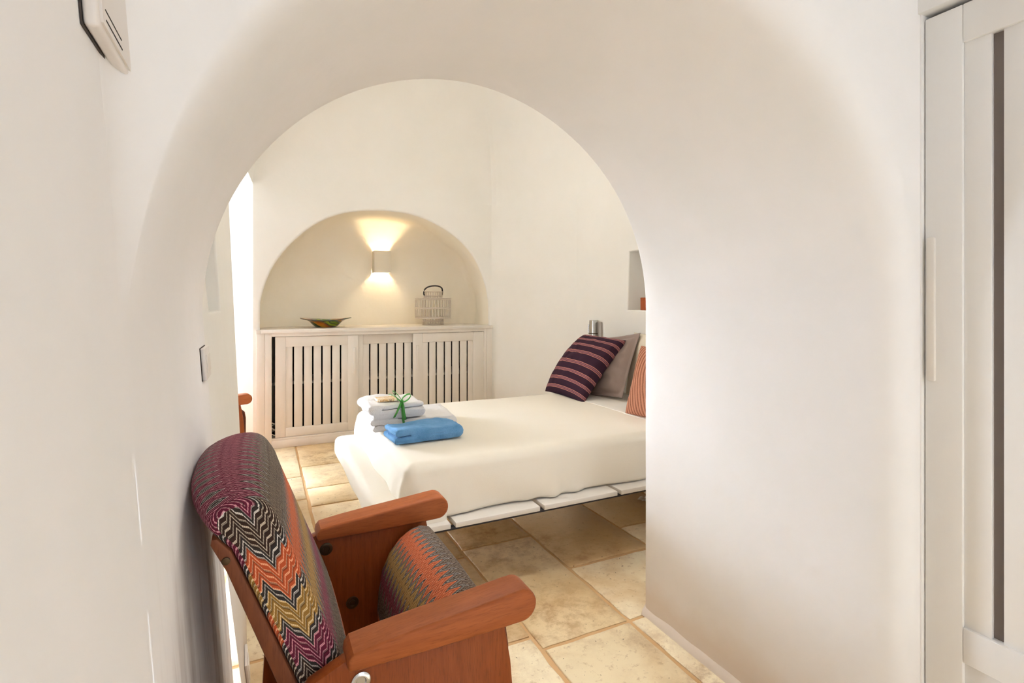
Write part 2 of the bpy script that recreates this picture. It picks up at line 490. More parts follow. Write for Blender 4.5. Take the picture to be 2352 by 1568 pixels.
# deep window recess at the far left
bm = bmesh.new()
def quad(bm, *p): bm.faces.new([bm.verts.new(q) for q in p])
quad(bm, (rfar(3.2, 0), 3.2, 0), (-1.1, 3.1, 0), (-1.1, 3.1, 2.3), (rfar(3.2, SPR), 3.2, 2.3))
quad(bm, (-.06, 4.89, 0), (-1.1, 5.45, 0), (-1.1, 5.45, 2.3), (-.06, 4.89, 2.3))
quad(bm, (-.06, 4.89, SPR), (-1.1, 5.45, SPR), (-1.1, 3.1, SPR), (-.2, 3.2, SPR))
bmesh.ops.remove_doubles(bm, verts=bm.verts, dist=1e-4)
struct('wall_recess', bm, M['plaster_far'])
bm = panel([(3.0, 0), (5.5, 0), (5.5, 2.3), (3.0, 2.3)], [hole([(4.4, .05), (5.4, .05), (5.4, 2.1), (4.4, 2.1)], .01, .12, cap=False)], lambda u, v, t: (-1.1-t, u, v))
struct('wall_recess', bm, M['plaster_far'])
wn = bpy.data.objects.new('window_1', None); COL.objects.link(wn); wn.location = (-1.18, 4.9, .05); wn['kind'] = 'structure'
bm = bmesh.new()
for a in ((4.4, 4.47, .05, 2.1), (5.33, 5.4, .05, 2.1), (4.47, 5.33, .05, .15), (4.47, 5.33, 2.02, 2.1), (4.47, 5.33, 1.02, 1.06)):
    box(bm, -1.20, -1.16, a[0], a[1], a[2], a[3], .004)
obj('window_frame', bm, M['paint'], wn)
obj('window_pane', BX(-1.184, -1.178, 4.47, 5.33, .15, 2.02), M['pane'], wn)

# back wall with the wide shallow-arched niche
arc = [(-.005, 1.25), (.02, 1.37), (.07, 1.51), (.14, 1.64), (.25, 1.78), (.38, 1.905), (.53, 2.003), (.70, 2.07), (.95, 2.106), (1.17, 2.107),
       (1.36, 2.083), (1.56, 2.01), (1.757, 1.896), (1.90, 1.76), (1.99, 1.62), (2.06, 1.45), (2.10, 1.27)]
def smooth_poly(P, it=2):
    for _ in range(it):
        Q = [P[0]]
        for a, b in zip(P, P[1:]): Q += [(.75*a[0]+.25*b[0], .75*a[1]+.25*b[1]), (.25*a[0]+.75*b[0], .25*a[1]+.75*b[1])]
        P = Q+[P[-1]]
    return P
arc = smooth_poly(arc, 2)
NB = [(2.105, .012)]+[(2.105, .3), (2.105, .7), (2.105, 1.0)]+arc[::-1]+[(-.008, 1.0), (-.008, .7), (-.008, .3), (-.008, .012)]
bm = panel([(-.06, 0), (2.16, 0), (2.16, SPR), (-.06, SPR)], [hole(NB, .02, .62, 5, back=.30)], lambda u, v, t: (u, 4.89+t, v))
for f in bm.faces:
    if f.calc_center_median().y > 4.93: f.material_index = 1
struct('wall_back', bm, [M['plaster_far'], M['plaster_niche_warmlit']], None, 50)
# slanting piece between the niche and the bed head
bm = bmesh.new(); rows = []
cpts = [((1-t)**2*2.13+2*t*(1-t)*2.31+t*t*2.56, (1-t)**2*4.89+2*t*(1-t)*4.85+t*t*3.94) for t in [k/16 for k in range(17)]]
for z in (0, .6, 1.2, 1.8, SPR): rows.append([bm.verts.new((x, y, z)) for x, y in cpts])
grid_faces(bm, rows)
struct('wall_corner', bm, M['plaster_far'], None, 60)
# head wall with a square niche
bm = panel([(YI, 0), (3.95, 0), (3.95, SPR), (YI, SPR)], [hole([(2.72, 1.19), (3.23, 1.19), (3.21, 1.64), (2.72, 1.64)], .012, .26)], lambda u, v, t: (2.555+t, u, v))
struct('wall_right', bm, M['plaster_far'])
# vault over the bedroom
foot = [(-.28, YI), (-.22, 2.4), (-.19, 3.2), (-.12, 4.0), (-.06, 4.89), (1.0, 4.89), (2.13, 4.89)]+cpts[2:-1:2]+[(2.56, 3.94), (2.56, 2.8), (2.56, YI), (1.2, YI)]
dense = []
for a, b in zip(foot, foot[1:]+foot[:1]):
    for k in range(6): dense.append((a[0]+(b[0]-a[0])*k/6, a[1]+(b[1]-a[1])*k/6))
bm = bmesh.new(); rows = [[bm.verts.new((1.2+(x-1.2)*1.14, 3.3+(y-3.3)*1.10, SPR+.03)) for x, y in dense]]
for k in range(44):
    a = PI/2*k/44.0; s = math.cos(a); q = min(1, 1.5*(1-s)); row = []
    for x, y in dense:
        an = math.atan2((y-3.3)/1.62, (x-1.2)/1.4); ex, ey = 1.2+1.38*math.cos(an), 3.3+1.60*math.sin(an)
        px, py = x+(ex-x)*q, y+(ey-y)*q
        row.append(bm.verts.new((1.2+(px-1.2)*s, 3.3+(py-3.3)*s, SPR-.004+1.35*math.sin(a))))
    rows.append(row)
grid_faces(bm, rows, True); bm.faces.new(rows[-1])
struct('ceiling', bm, M['plaster_far'], None, 50)

# floor of irregular limestone slabs
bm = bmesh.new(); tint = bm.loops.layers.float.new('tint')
rows_def = [(-1.25, -.75, None), (-.75, -.15, None), (-.15, .27, [1.2, 2.02, 2.9, 3.55, 4.02]), (.27, .60, [.5, 1.3, 2.2, 2.9, 3.40, 3.74, 4.25]), (.60, .911, [.2, .98, 1.72, 2.4, 3.1, 4.1]),
            (.911, 1.305, [-.3, .6, 1.64, 2.47, 3.3, 4.2]), (1.305, 1.793, [.2, .9, 1.64, 2.085, 2.78, 3.5, 4.3]), (1.793, 2.26, [1.2, 2.34, 3.0, 3.8]), (2.26, 2.75, None)]
def slab(x0, x1, y0, y1, tv):
    g = .006+random.random()*.005
    P = []
    n = 10
    cs = [(x0+g, y0+g), (x1-g, y0+g), (x1-g, y1-g), (x0+g, y1-g)]
    for i in range(4):
        a, b = cs[i], cs[(i+1) % 4]
        for k in range(n):
            t = k/n; P.append((a[0]+(b[0]-a[0])*t, a[1]+(b[1]-a[1])*t))
    P = [(x+.006*noise.noise(Vector((x*14, y*14, 1))), y+.006*noise.noise(Vector((x*14, y*14, 7)))) for x, y in P]
    cx, cy = (x0+x1)/2, (y0+y1)/2
    zt = random.uniform(-.0008, .0008)
    r0 = [bm.verts.new((x, y, -.012)) for x, y in P]
    r1 = [bm.verts.new((x, y, -.003+zt)) for x, y in P]
    def ins(x, y, d):
        v = Vector((cx-x, cy-y)); return (x+v.x/max(v.length, .01)*d, y+v.y/max(v.length, .01)*d)
    r2 = [bm.verts.new((*ins(x, y, .006), zt)) for x, y in P]
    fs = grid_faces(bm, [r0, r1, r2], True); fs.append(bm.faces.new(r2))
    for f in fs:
        for l in f.loops: l[tint] = (.02+.25*tv if (x0 > .5 and (y0+y1)/2 > 2.05 and y0 < 3.2) else .3+.7*tv)  # browner slabs under and beside the bed, its shade put into the tint
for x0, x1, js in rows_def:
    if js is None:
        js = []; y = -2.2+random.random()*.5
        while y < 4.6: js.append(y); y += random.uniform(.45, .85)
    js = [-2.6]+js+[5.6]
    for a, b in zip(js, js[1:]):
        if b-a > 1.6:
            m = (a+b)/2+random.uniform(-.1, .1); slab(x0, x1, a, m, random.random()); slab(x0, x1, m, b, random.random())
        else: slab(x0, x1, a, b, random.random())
g0 = [bm.verts.new(p) for p in ((-1.4, -2.7, -.0065), (2.9, -2.7, -.0065), (2.9, 5.7, -.0065), (-1.4, 5.7, -.0065))]
f = bm.faces.new(g0); f.material_index = 1
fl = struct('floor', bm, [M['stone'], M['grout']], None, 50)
# low plaster cove at the foot of the pier
bm = bmesh.new(); rows = []
for i in range(30):
    y = YO+(YI-YO)*i/29; w = .016+.006*noise.noise(Vector((0, y*9, 0))); h = .022+.006*noise.noise(Vector((4, y*11, 0)))
    rows.append([bm.verts.new(p) for p in ((1.40, y, h+.02), (1.39-w*.35, y, h), (1.39-w*.8, y, h*.7), (1.39-w, y, -.002))])
grid_faces(bm, rows)
struct('trim_1', bm, M['plaster'], None, 80)

# ------------------------------------------------------------------ folding cinema chair
CH = thing('cinema_chair', 'vintage folding cinema chair in zigzag fabric with wooden armrests, in front of the arch', 'chair', (.2, 1.21, 0), 'wooden cinema chairs with zigzag upholstery')
def profile_len(P):
    L = [0]
    for a, b in zip(P, P[1:]): L.append(L[-1]+math.dist(a, b))
    return L
def cushion(prof, y0, y1, crown, rnd, tuck=0):
    """closed profile in (x,z) swept along y; rounded ends, flat side panels with their own fabric direction"""
    bm = bmesh.new(); uvl = bm.loops.layers.uv.new('UVMap')
    P = [Vector(p) for p in prof]; n = len(P); c = sum(P, Vector((0, 0)))/n
    nrm = []
    for i in range(n):
        t = (P[(i+1) % n]-P[i-1]).normalized(); nn = Vector((t.y, -t.x))
        nrm.append(nn)
    area = sum(P[i].x*P[(i+1) % n].y-P[(i+1) % n].x*P[i].y for i in range(n))
    sg = 1 if area > 0 else -1
    st = []
    for k in range(5): a = PI/2*k/4; st.append((y0+rnd*(1-math.sin(a))*1.0, -rnd*(math.cos(a))))
    st = [(y0+rnd*(1-math.cos(PI/2*k/4)), -rnd*(1-math.sin(PI/2*k/4))) for k in range(5)]
    mid = [(y0+rnd+(y1-y0-2*rnd)*k/36, 0) for k in range(1, 36)]
    st = st+mid+[(y1-(y-y0), o) for y, o in st[::-1]]
    L = profile_len(prof+[prof[0]])
    rows = []
    for y, o in st:
        t = (y-y0)/(y1-y0); cr = crown*math.sin(PI*t)**.7
        row = []
        for i in range(n):
            d = o + cr*(.4+.6*abs(nrm[i].y)) + .002*noise.noise(Vector((y*9, i*.3, 2)))*math.sin(PI*t)
            p = P[i]+nrm[i]*sg*d
            if tuck:                                             # fuller roll in the middle of the back
                e = 1-abs(2*t-1)**2.8; wb = max(0, min(1, (p.y-.83)/.05))
                p = Vector((p.x-tuck*e*wb*max(0, min(1, (.03-p.x)/.10)), p.y+.42*tuck*e*wb))
            row.append(bm.verts.new((p.x, y, p.y)))
        rows.append(row)
    for j, (a, b) in enumerate(zip(rows, rows[1:])):
        for i in range(n):
            i2 = (i+1) % n
            f = bm.faces.new((a[i], a[i2], b[i2], b[i]))
            for l, (yy, ll) in zip(f.loops, ((st[j][0], L[i]), (st[j][0], L[i+1]), (st[j+1][0], L[i+1]), (st[j+1][0], L[i]))):
                l[uvl].uv = (yy, .05+abs(ll-.05) if tuck else ll)
    for row in (rows[0], rows[-1]):
        f = bm.faces.new(row); f.material_index = 1
        for l in f.loops: l[uvl].uv = (l.vert.co.x+ (l.vert.co.z-.6)*.41, -l.vert.co.z)
    bmesh.ops.recalc_face_normals(bm, faces=bm.faces)
    return bm
def arcpts(cx, cz, r, a0, a1, n):
    return [(cx+r*math.cos(math.radians(a0+(a1-a0)*k/n)), cz+r*math.sin(math.radians(a0+(a1-a0)*k/n))) for k in range(n+1)]
# backrest profile, from the back of the roll over the top and down the front
bp = [(-.064, .868), (-.071, .879), (-.073, .893), (-.067, .906), (-.054, .916), (-.032, .923), (-.011, .921), (.006, .911), (.018, .895),
      (.031, .869), (.042, .841), (.057, .802), (.0735, .760), (.095, .704), (.117, .647), (.139, .592), (.158, .540), (.166, .505), (.158, .486), (.114, .480), (.098, .494), (.055, .600), (.0203, .688), (-.0176, .782), (-.042, .842)]
bp = smooth_poly(bp, 1)
obj('backrest', cushion(bp, .968, 1.462, .010, .008, .042), [M['zig_front'], M['zig_side']], CH, 60)
bb = [(-.0645, .866), (-.044, .842), (-.020, .782), (.018, .688), (.053, .600), (.110, .455), (.100, .440), (.082, .446), (.004, .660), (-.050, .808), (-.0735, .856), (-.072, .866)]
bo = obj('back_board', prism(bb, .966, 1.464, .003), M['wood_back'], CH)
for y, s in ((.966, -1), (1.464, 1)):
    for (x, z) in ((-.0435, .828), (.077, .515)):
        bm = bmesh.new(); cyl(bm, (x-.008, y, z), (0, s, 0), .0065, .0025, 14, .001)
        obj('screw', bm, M['bolt'], bo)
# seat folded up between the sides: rear face (towards the back) first
sp = [(.300, .30), (.288, .36), (.285, .42), (.289, .47), (.299, .52), (.318, .562), (.345, .594), (.376, .614), (.405, .621), (.428, .614), (.444, .594), (.452, .565), (.456, .50), (.458, .42), (.458, .33), (.452, .27), (.44, .25), (.33, .26)]
sp = sp[::-1]
st_ = obj('seat', cushion(sp, .985, 1.442, .007, .014), [M['zig_seat'], M['zig_side']], CH, 60)
obj('seat_board', prism([(.456, .24), (.474, .245), (.476, .52), (.470, .56), (.458, .55)], 1.0, 1.43, .003), M['wood_back'], st_)
# side panels
pp = [(.128, .630), (.15, .634), (.30, .634), (.430, .634), (.436, .60), (.447, .54), (.453, .47), (.458, .40), (.462, .30), (.466, .15), (.475, .04), (.478, .0), (-.02, .0), (-.02, .04), (.0, .2), (.01, .40), (.045, .56), (.072, .606)]
arm = [(.136, .622)]+[(.132, .630), (.134, .642), (.142, .652)]+[(.20, .660), (.28, .668), (.36, .675), (.42, .681), (.45, .684)]+arcpts(.463, .6535, .0315, 85, -95, 12)+[(.42, .621), (.36, .620), (.28, .620), (.20, .621)]
for (a0, a1, p0, p1, inn) in ((.908, .978, .930, .958, 1), (1.448, 1.520, 1.468, 1.496, -1)):
    sd = obj('side_panel', prism(pp, p0, p1, .003), M['wood_panel'], CH)
    obj('armrest', prism(arm, a0, a1, .006, 3), M['wood_arm'], CH)
    for (x, z) in ((.157, .590), (.225, .43)):
        for yy, s, mt in ((p1 if inn > 0 else p0, inn, M['bolt']), (p0 if inn > 0 else p1, -inn, M['chrome'])):
            bm = bmesh.new()
            lathe_pts = [(.0, .0165), (.002, .0165), (.0035, .014), (.0035, .009), (.0015, .0075), (.0015, .001)]
            u = Vector((1, 0, 0)); w = Vector((0, 0, 1)); rg = []
            for t, r in lathe_pts: rg.append([bm.verts.new(Vector((x, yy+s*t, z))+u*r*math.cos(2*PI*k/24)+w*r*math.sin(2*PI*k/24)) for k in range(24)])
            grid_faces(bm, rg, True); bm.faces.new(rg[-1]); bmesh.ops.recalc_face_normals(bm, faces=bm.faces)
            obj('bolt', bm, mt, sd)
    obj('floor_foot', prism([(.0, .0), (.48, .0), (.48, .012), (.46, .02), (.02, .02), (.0, .012)], p0-.02, p1+.02, .003), M['black_metal'], CH)
# the second chair of the pair stands in the window recess
def copy_tree(o, parent=None):
    c = o.copy(); COL.objects.link(c); c.parent = parent
    for ch in [q for q in o.children]: copy_tree(ch, c)
    return c
C2 = copy_tree(CH); C2.location = (.2-.555-.045, 1.21+2.585+.03, 0); C2.rotation_euler = (0, 0, .22)
C2['label'] = 'wooden cinema chair mostly hidden beyond the arch, only its armrest tip showing'

# ------------------------------------------------------------------ cabinet in the back niche
CB = thing('cabinet', 'long white built-in cabinet with three slatted sliding doors under the arched niche', 'cabinet', (1.04, 5.1, 0))
Y0 = 4.872
cbx0, cbx1 = .004, 2.092
bm = bmesh.new()
box(bm, .03, .083, Y0, Y0+.05, 0, .985, .003)                  # left post
box(bm, 2.040, cbx1-.02, Y0, Y0+.05, 0, .985, .003)            # right post
box(bm, -.034, .03, Y0-.001, Y0+.017, 0, .985, .003); box(bm, cbx1-.02, 2.13, Y0-.001, Y0+.017, 0, .985, .003)   # scribe strips against the plaster
box(bm, .083, 2.040, Y0, Y0+.05, .955, .985, .002)             # head rail
box(bm, .083, 2.040, Y0, Y0+.05, 0, .065, .002)                # plinth
box(bm, .083, 2.040, Y0+.004, Y0+.12, .065, .085, .002)        # door track
obj('frame', bm, M['paint'], CB)
bm = BX(cbx0-.01, cbx1+.01, Y0-.012, 5.505, .985, 1.015, .003); box(bm, -.036, cbx0-.0105, Y0-.012, Y0+.017, .985, 1.015, .002); box(bm, cbx1+.0105, 2.132, Y0-.012, Y0+.017, .985, 1.015, .002)
obj('worktop', bm, M['paint'], CB)
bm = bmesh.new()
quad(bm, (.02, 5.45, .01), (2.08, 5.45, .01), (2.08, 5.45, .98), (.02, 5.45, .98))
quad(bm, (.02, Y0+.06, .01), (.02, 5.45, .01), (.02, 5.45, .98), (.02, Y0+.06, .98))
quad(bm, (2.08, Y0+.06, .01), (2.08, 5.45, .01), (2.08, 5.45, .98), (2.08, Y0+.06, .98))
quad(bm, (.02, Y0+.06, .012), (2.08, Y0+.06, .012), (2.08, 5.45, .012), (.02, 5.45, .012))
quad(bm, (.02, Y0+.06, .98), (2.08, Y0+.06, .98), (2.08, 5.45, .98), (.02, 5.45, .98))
obj('interior', bm, M['dark'], CB, None, 'cabinet interior with its shade painted dark')
obj('shelf', BX(.025, 2.075, Y0+.14, 5.44, .52, .545, .002), M['paint'], CB)
def sl_door(x0, x1, y, z0, z1, slots, sw, zt, zb, par, mat, name='door'):
    bm = bmesh.new(); th = .026
    box(bm, x0, slots[0]-sw/2-.055, y, y+th, z0, z1, .002); box(bm, slots[-1]+sw/2+.055, x1, y, y+th, z0, z1, .002)
    a, b = slots[0]-sw/2-.055, slots[-1]+sw/2+.055
    box(bm, a, b, y, y+th, zt, z1, .002); box(bm, a, b, y, y+th, z0, zb, .002)
    ed = [a]+slots+[b]
    for i, (p, q) in enumerate(zip(ed, ed[1:])):
        box(bm, p+(sw/2 if i > 0 else 0), q-(sw/2 if i < len(ed)-2 else 0), y+.006, y+th-.004, zb-.01, zt+.01, .0015)
    return obj(name, bm, mat, par)
def rr(px, Y):                                                    # picture column -> X on the plane Y (measuring aid)
    u = (px-1176)/1193; return Y*(.4352+.9003*u)/(.9003-.4352*u)
d1 = sl_door(rr(632, Y0), rr(823, Y0), Y0+.010, .088, .952, [rr(p, Y0) for p in (674, 697, 719, 740, 762, 783)], .014, .865, .165, CB, M['paint'])
d2 = sl_door(rr(815, Y0), rr(960, Y0), Y0+.046, .088, .952, [rr(p, Y0+.04) for p in (850, 869.5, 889.5, 908.7, 928, 947.3)], .014, .865, .165, CB, M['paint'])
d3 = sl_door(rr(950, Y0), 2.042, Y0+.010, .088, .952, [rr(p, Y0) for p in (985.6, 1003.5, 1022, 1039, 1056.7, 1074.7)], .014, .865, .165, CB, M['paint'])
for d, px in ((d1, 814.5), (d3, 959.5)):
    x = rr(px, Y0)
    obj('handle', BX(x-.012, x+.012, Y0-.002, Y0+.011, .60, .84, .004), M['paint'], d)
# loose white cable hanging in the open gap
bm = bmesh.new(); gx = rr(627, Y0)
tube(bm, [(gx+.018*math.sin(k*.75), Y0+.045+.02*math.cos(k*.75), .09+.13*k/22) for k in range(23)], .004, 8)
tag(center_origin(obj('cable', bm, M['white_plastic'])), 'coiled white cable lying in the open gap at the left end of the cabinet', 'cable')

# ------------------------------------------------------------------ things on the cabinet
TOP = 1.0155
prof = [(.02, 0), (.085, 0), (.105, .006), (.13, .026), (.155, .048), (.19, .062), (.232, .069), (.236, .073), (.232, .077), (.19, .071), (.15, .057), (.12, .032), (.10, .014), (.02, .010)]
bm = lathe(bmesh.new(), [(r*.96, z*1.08+TOP) for r, z in prof], .553, 5.17, 56)
for v in bm.verts:                                               # slightly oval, uneven hand-made rim
    dx, dy = v.co.x-.553, v.co.y-5.17; a = math.atan2(dy, dx); rr_ = math.hypot(dx, dy)
    v.co.z += .010*math.cos(2*a+.4)*(rr_/.23)**2; v.co.y = 5.17+dy*.86
ds = tag(center_origin(obj('dish', bm, M['dish'])), 'wide flared glass dish with green and amber stripes on the white cabinet', 'dish')
bm = bmesh.new(); P = []
for k in range(56):
    a = 2*PI*k/56; P.append((.553+.2265*math.cos(a), 5.17+.2265*.86*math.sin(a), TOP+.0785+.010*math.cos(2*a+.4)))
tube(bm, P, .004, 6, True); obj('rim', bm, M['dish_rim'], ds, label='dark glass rim')

LX, LY = 1.603, 5.19
LN = thing('lantern', 'white wicker lantern with round body and black loop handle on the white cabinet', 'lantern', (LX, LY, TOP))
bm = bmesh.new()
def ring(bm, r, z, t=.0045): tube(bm, [(LX+r*math.cos(2*PI*k/40), LY+r*math.sin(2*PI*k/40), z) for k in range(40)], t, 6, True)
nr = 36
for k in range(nr):
    a = 2*PI*k/nr; c, s = math.cos(a), math.sin(a)
    tube(bm, [(LX+.178*c, LY+.178*s, TOP+.072), (LX+.181*c, LY+.181*s, TOP+.17), (LX+.178*c, LY+.178*s, TOP+.275)], .0038, 5)
for z, t in ((.072, .006), (.085, .004), (.17, .004), (.178, .004), (.262, .004), (.275, .006)): ring(bm, .181, TOP+z, t)
obj('body_cage', bm, M['wicker'], LN)
bm = bmesh.new()
for k in range(24):
    a = 2*PI*k/24; c, s = math.cos(a), math.sin(a)
    tube(bm, [(LX+.105*c, LY+.105*s, TOP+.004), (LX+.105*c, LY+.105*s, TOP+.075)], .0038, 5)
for z in (.006, .04, .07): ring(bm, .106, TOP+z, .005)
for r in (.12, .14, .16): ring(bm, r, TOP+.073, .004)
obj('base_ring', bm, M['wicker'], LN)
bm = bmesh.new()
for k in range(24):
    a = 2*PI*k/24; c, s = math.cos(a), math.sin(a)
    tube(bm, [(LX+.092*c, LY+.092*s, TOP+.273), (LX+.092*c, LY+.092*s, TOP+.345)], .0038, 5)
for z in (.30, .343): ring(bm, .093, TOP+z, .005)
for r in (.105, .12, .135, .15, .165): ring(bm, r, TOP+.276, .004)
obj('neck', bm, M['wicker'], LN)
bm = bmesh.new(); hp = []
for k in range(21):
    t = k/20; a = PI*(1-t)
    hp.append((LX+.10*math.cos(a), LY-.02*math.sin(a), TOP+.325+.075*math.sin(a)**.6+.02*(t-.3)))
tube(bm, [(LX-.088, LY, TOP+.30)]+hp+[(LX+.098, LY, TOP+.31)], .0075, 8)
obj('handle', bm, M['handle_black'], LN, label='black loop handle')
# sconce: plaster box open above and below, lit inside
SX, SY, SZ = 1.128, 5.505, 1.668
SO = thing('wall_sconce', 'lit white plaster box wall lamp shining up and down inside the arched niche', 'wall lamp', (SX, SY, SZ))
bm = bmesh.new(); w, h, dp, t = .085, .112, .115, .008
box(bm, SX-w, SX+w, SY-dp, SY-dp+t, SZ-h, SZ+h, .002)
box(bm, SX-w, SX-w+t, SY-dp+t, SY-.002, SZ-h, SZ+h, .002); box(bm, SX+w-t, SX+w, SY-dp+t, SY-.002, SZ-h, SZ+h, .002)
box(bm, SX-w+t, SX+w-t, SY-.008, SY-.002, SZ-h*.6, SZ+h*.6, .001)
obj('shade', bm, M['lamp_plaster'], SO)
bm = bmesh.new(); cyl(bm, (SX-.045, SY-.052, SZ), (1, 0, 0), .016, .09, 16, .006)
obj('bulb', bm, M['bulb'], SO, label='glowing warm bulb')

# ------------------------------------------------------------------ bed
PT = .325                                                        # top of the slatted platform
BX0, BX1, BY0, BY1 = .44, 2.50, 2.065, 3.47
BD = thing('bed', 'low double bed under a smooth cream cover on a slatted white platform', 'bed', (1.45, 2.77, 0))
# boards run across the bed, their ends showing along the near side
edges = [.44]; px = [1041.5, 1246, 1423]
for p in px:
    u = (p-1176)/1193; edges.append(BY0*(.4352+.9003*u)/(.9003-.4352*u))
edges.append(edges[-1]+.42); edges.append(2.50)
for i, (a, b) in enumerate(zip(edges, edges[1:])):
    obj('platform_board', BX(a+.011, b-.011, BY0, BY1, PT-.022, PT, .003), M['paint'], BD)
bm = bmesh.new()
for y in (BY0+.012, BY1-.05): box(bm, BX0+.02, BX1-.02, y, y+.03, PT-.034, PT-.0225, .002)
for x in (BX0+.02, .98, 1.5, BX1-.06): box(bm, x, x+.03, BY0+.042, BY1-.05, PT-.034, PT-.0225, .002)
obj('steel_frame', bm, M['black_metal'], BD)
for x in (.62, 2.36):
    for y in (BY0+.28, BY1-.28):
        obj('leg', BX(x-.02, x+.02, y-.02, y+.02, 0.0, PT-.034, .002), M['black_metal'], BD)
# padded foot edge, covered in the same cream cloth
def softbox(x0, x1, y0, y1, z0, z1, r, amp=.004, n=14):
    bm = BX(x0, x1, y0, y1, z0, z1, bev=r, seg=5)
    bmesh.ops.subdivide_edges(bm, edges=[e for e in bm.edges if e.calc_length() > .08], cuts=n, use_grid_fill=True)
    for v in bm.verts: v.co += Vector((1, 1, .6))*amp*noise.noise(v.co*5)
    bmesh.ops.recalc_face_normals(bm, faces=bm.faces)
    return bm
obj('foot_pad', softbox(.420, .72, 2.10, 3.485, .272, .400, .04), M['sheet'], BD, 80)
MT = .562
obj('mattress', softbox(.56, 2.50, 2.175, 3.42, PT+.001, MT-.008, .05, .002), M['under_sheet'], BD, 80)
# bedspread drape: inner rectangle plus rounded fall
R = .055
xs = [2.06-(2.06-.60)*i/56 for i in range(57)]; ys = [2.205+(3.39-2.205)*j/36 for j in range(37)]
xi, yn, yf = xs[-1], ys[0], ys[-1]
paths = []
for x in xs[:-1]: paths.append(((x, yn), -90))
for k in range(15): paths.append(((xi, yn), -90-90*k/14))
for y in ys[1:-1]: paths.append(((xi, y), -180))
for k in range(15): paths.append(((xi, yf), -180-90*k/14))
for x in xs[-2::-1]: paths.append(((x, yf), -270))
bm = bmesh.new()
prof = [(R*math.sin(a), MT-R*(1-math.cos(a))) for a in [PI/2*k/6 for k in range(7)]]
ZB = PT+.006
nfall = 14
arc_s = 0; rowsP = []
prev = None
for (b, ang) in paths:
    ca, sa = math.cos(math.radians(ang)), math.sin(math.radians(ang))
    if prev: arc_s += math.hypot(b[0]+ca*R-prev[0], b[1]+sa*R-prev[1])
    prev = (b[0]+ca*R, b[1]+sa*R)
    row = []
    for d, z in prof: row.append((b[0]+ca*d, b[1]+sa*d, z))
    corner = abs(((-ang) % 90)-45); corner = (45-corner)/45 if (-ang) % 90 else 0
    cdx = math.hypot(prev[0]-xi, prev[1]-(yn-R)); cn = math.exp(-(cdx/.16)**2)
    for k in range(1, nfall+1):
        t = k/nfall; z = MT-R-(MT-R-ZB)*t
        fold = .010*t*math.sin(arc_s*15+1.2*math.sin(arc_s*4.1)+2*t)+.010*t*t*noise.noise(Vector((arc_s*3.3, t*1.2, 5)))
        fold += .012*cn*t**.7*math.sin(arc_s*62+3*noise.noise(Vector((arc_s*9, t*2, 1))))
        gather = .016*math.exp(-((arc_s-.78)/.16)**2)*t*t*math.sin((arc_s-.78)*60/(.35+t))
        belly = .010*math.sin(PI*t)+.012*t
        d = R+fold+gather+belly
        if k == nfall: d -= .006; z += .004*noise.noise(Vector((arc_s*6, 0, 0)))
        row.append((b[0]+ca*d, b[1]+sa*d, z))
    rowsP.append([bm.verts.new(p) for p in row])
for a, b in zip(rowsP, rowsP[1:]):
    for k in range(len(a)-1): bm.faces.new((a[k], b[k], b[k+1], a[k+1]))
tg = [[bm.verts.new((x, y, MT)) for x in xs] for y in ys]
grid_faces(bm, tg)
bmesh.ops.remove_doubles(bm, verts=bm.verts, dist=2e-4)
for v in bm.verts:
    if v.co.z > MT-.03: v.co.z += .005*noise.noise(Vector((v.co.x*2.2, v.co.y*2.6, 3)))+.0015*noise.noise(Vector((v.co.x*9, v.co.y*13, 8)))
bmesh.ops.recalc_face_normals(bm, faces=bm.faces)
so = obj('bedspread', bm, M['sheet'], BD, 180)
if so.data.polygons[len(so.data.polygons)//2].normal.z < 0 and False: so.data.flip_normals()
md = so.modifiers.new('thickness', 'SOLIDIFY'); md.thickness = .004; md.offset = -1
# flat inner sheet beyond the bedspread edge, towards the pillows
obj('inner_sheet', softbox(2.03, 2.49, 2.185, 3.41, MT-.009, MT+.002, .004, .001, 8), M['under_sheet'], BD, 80)

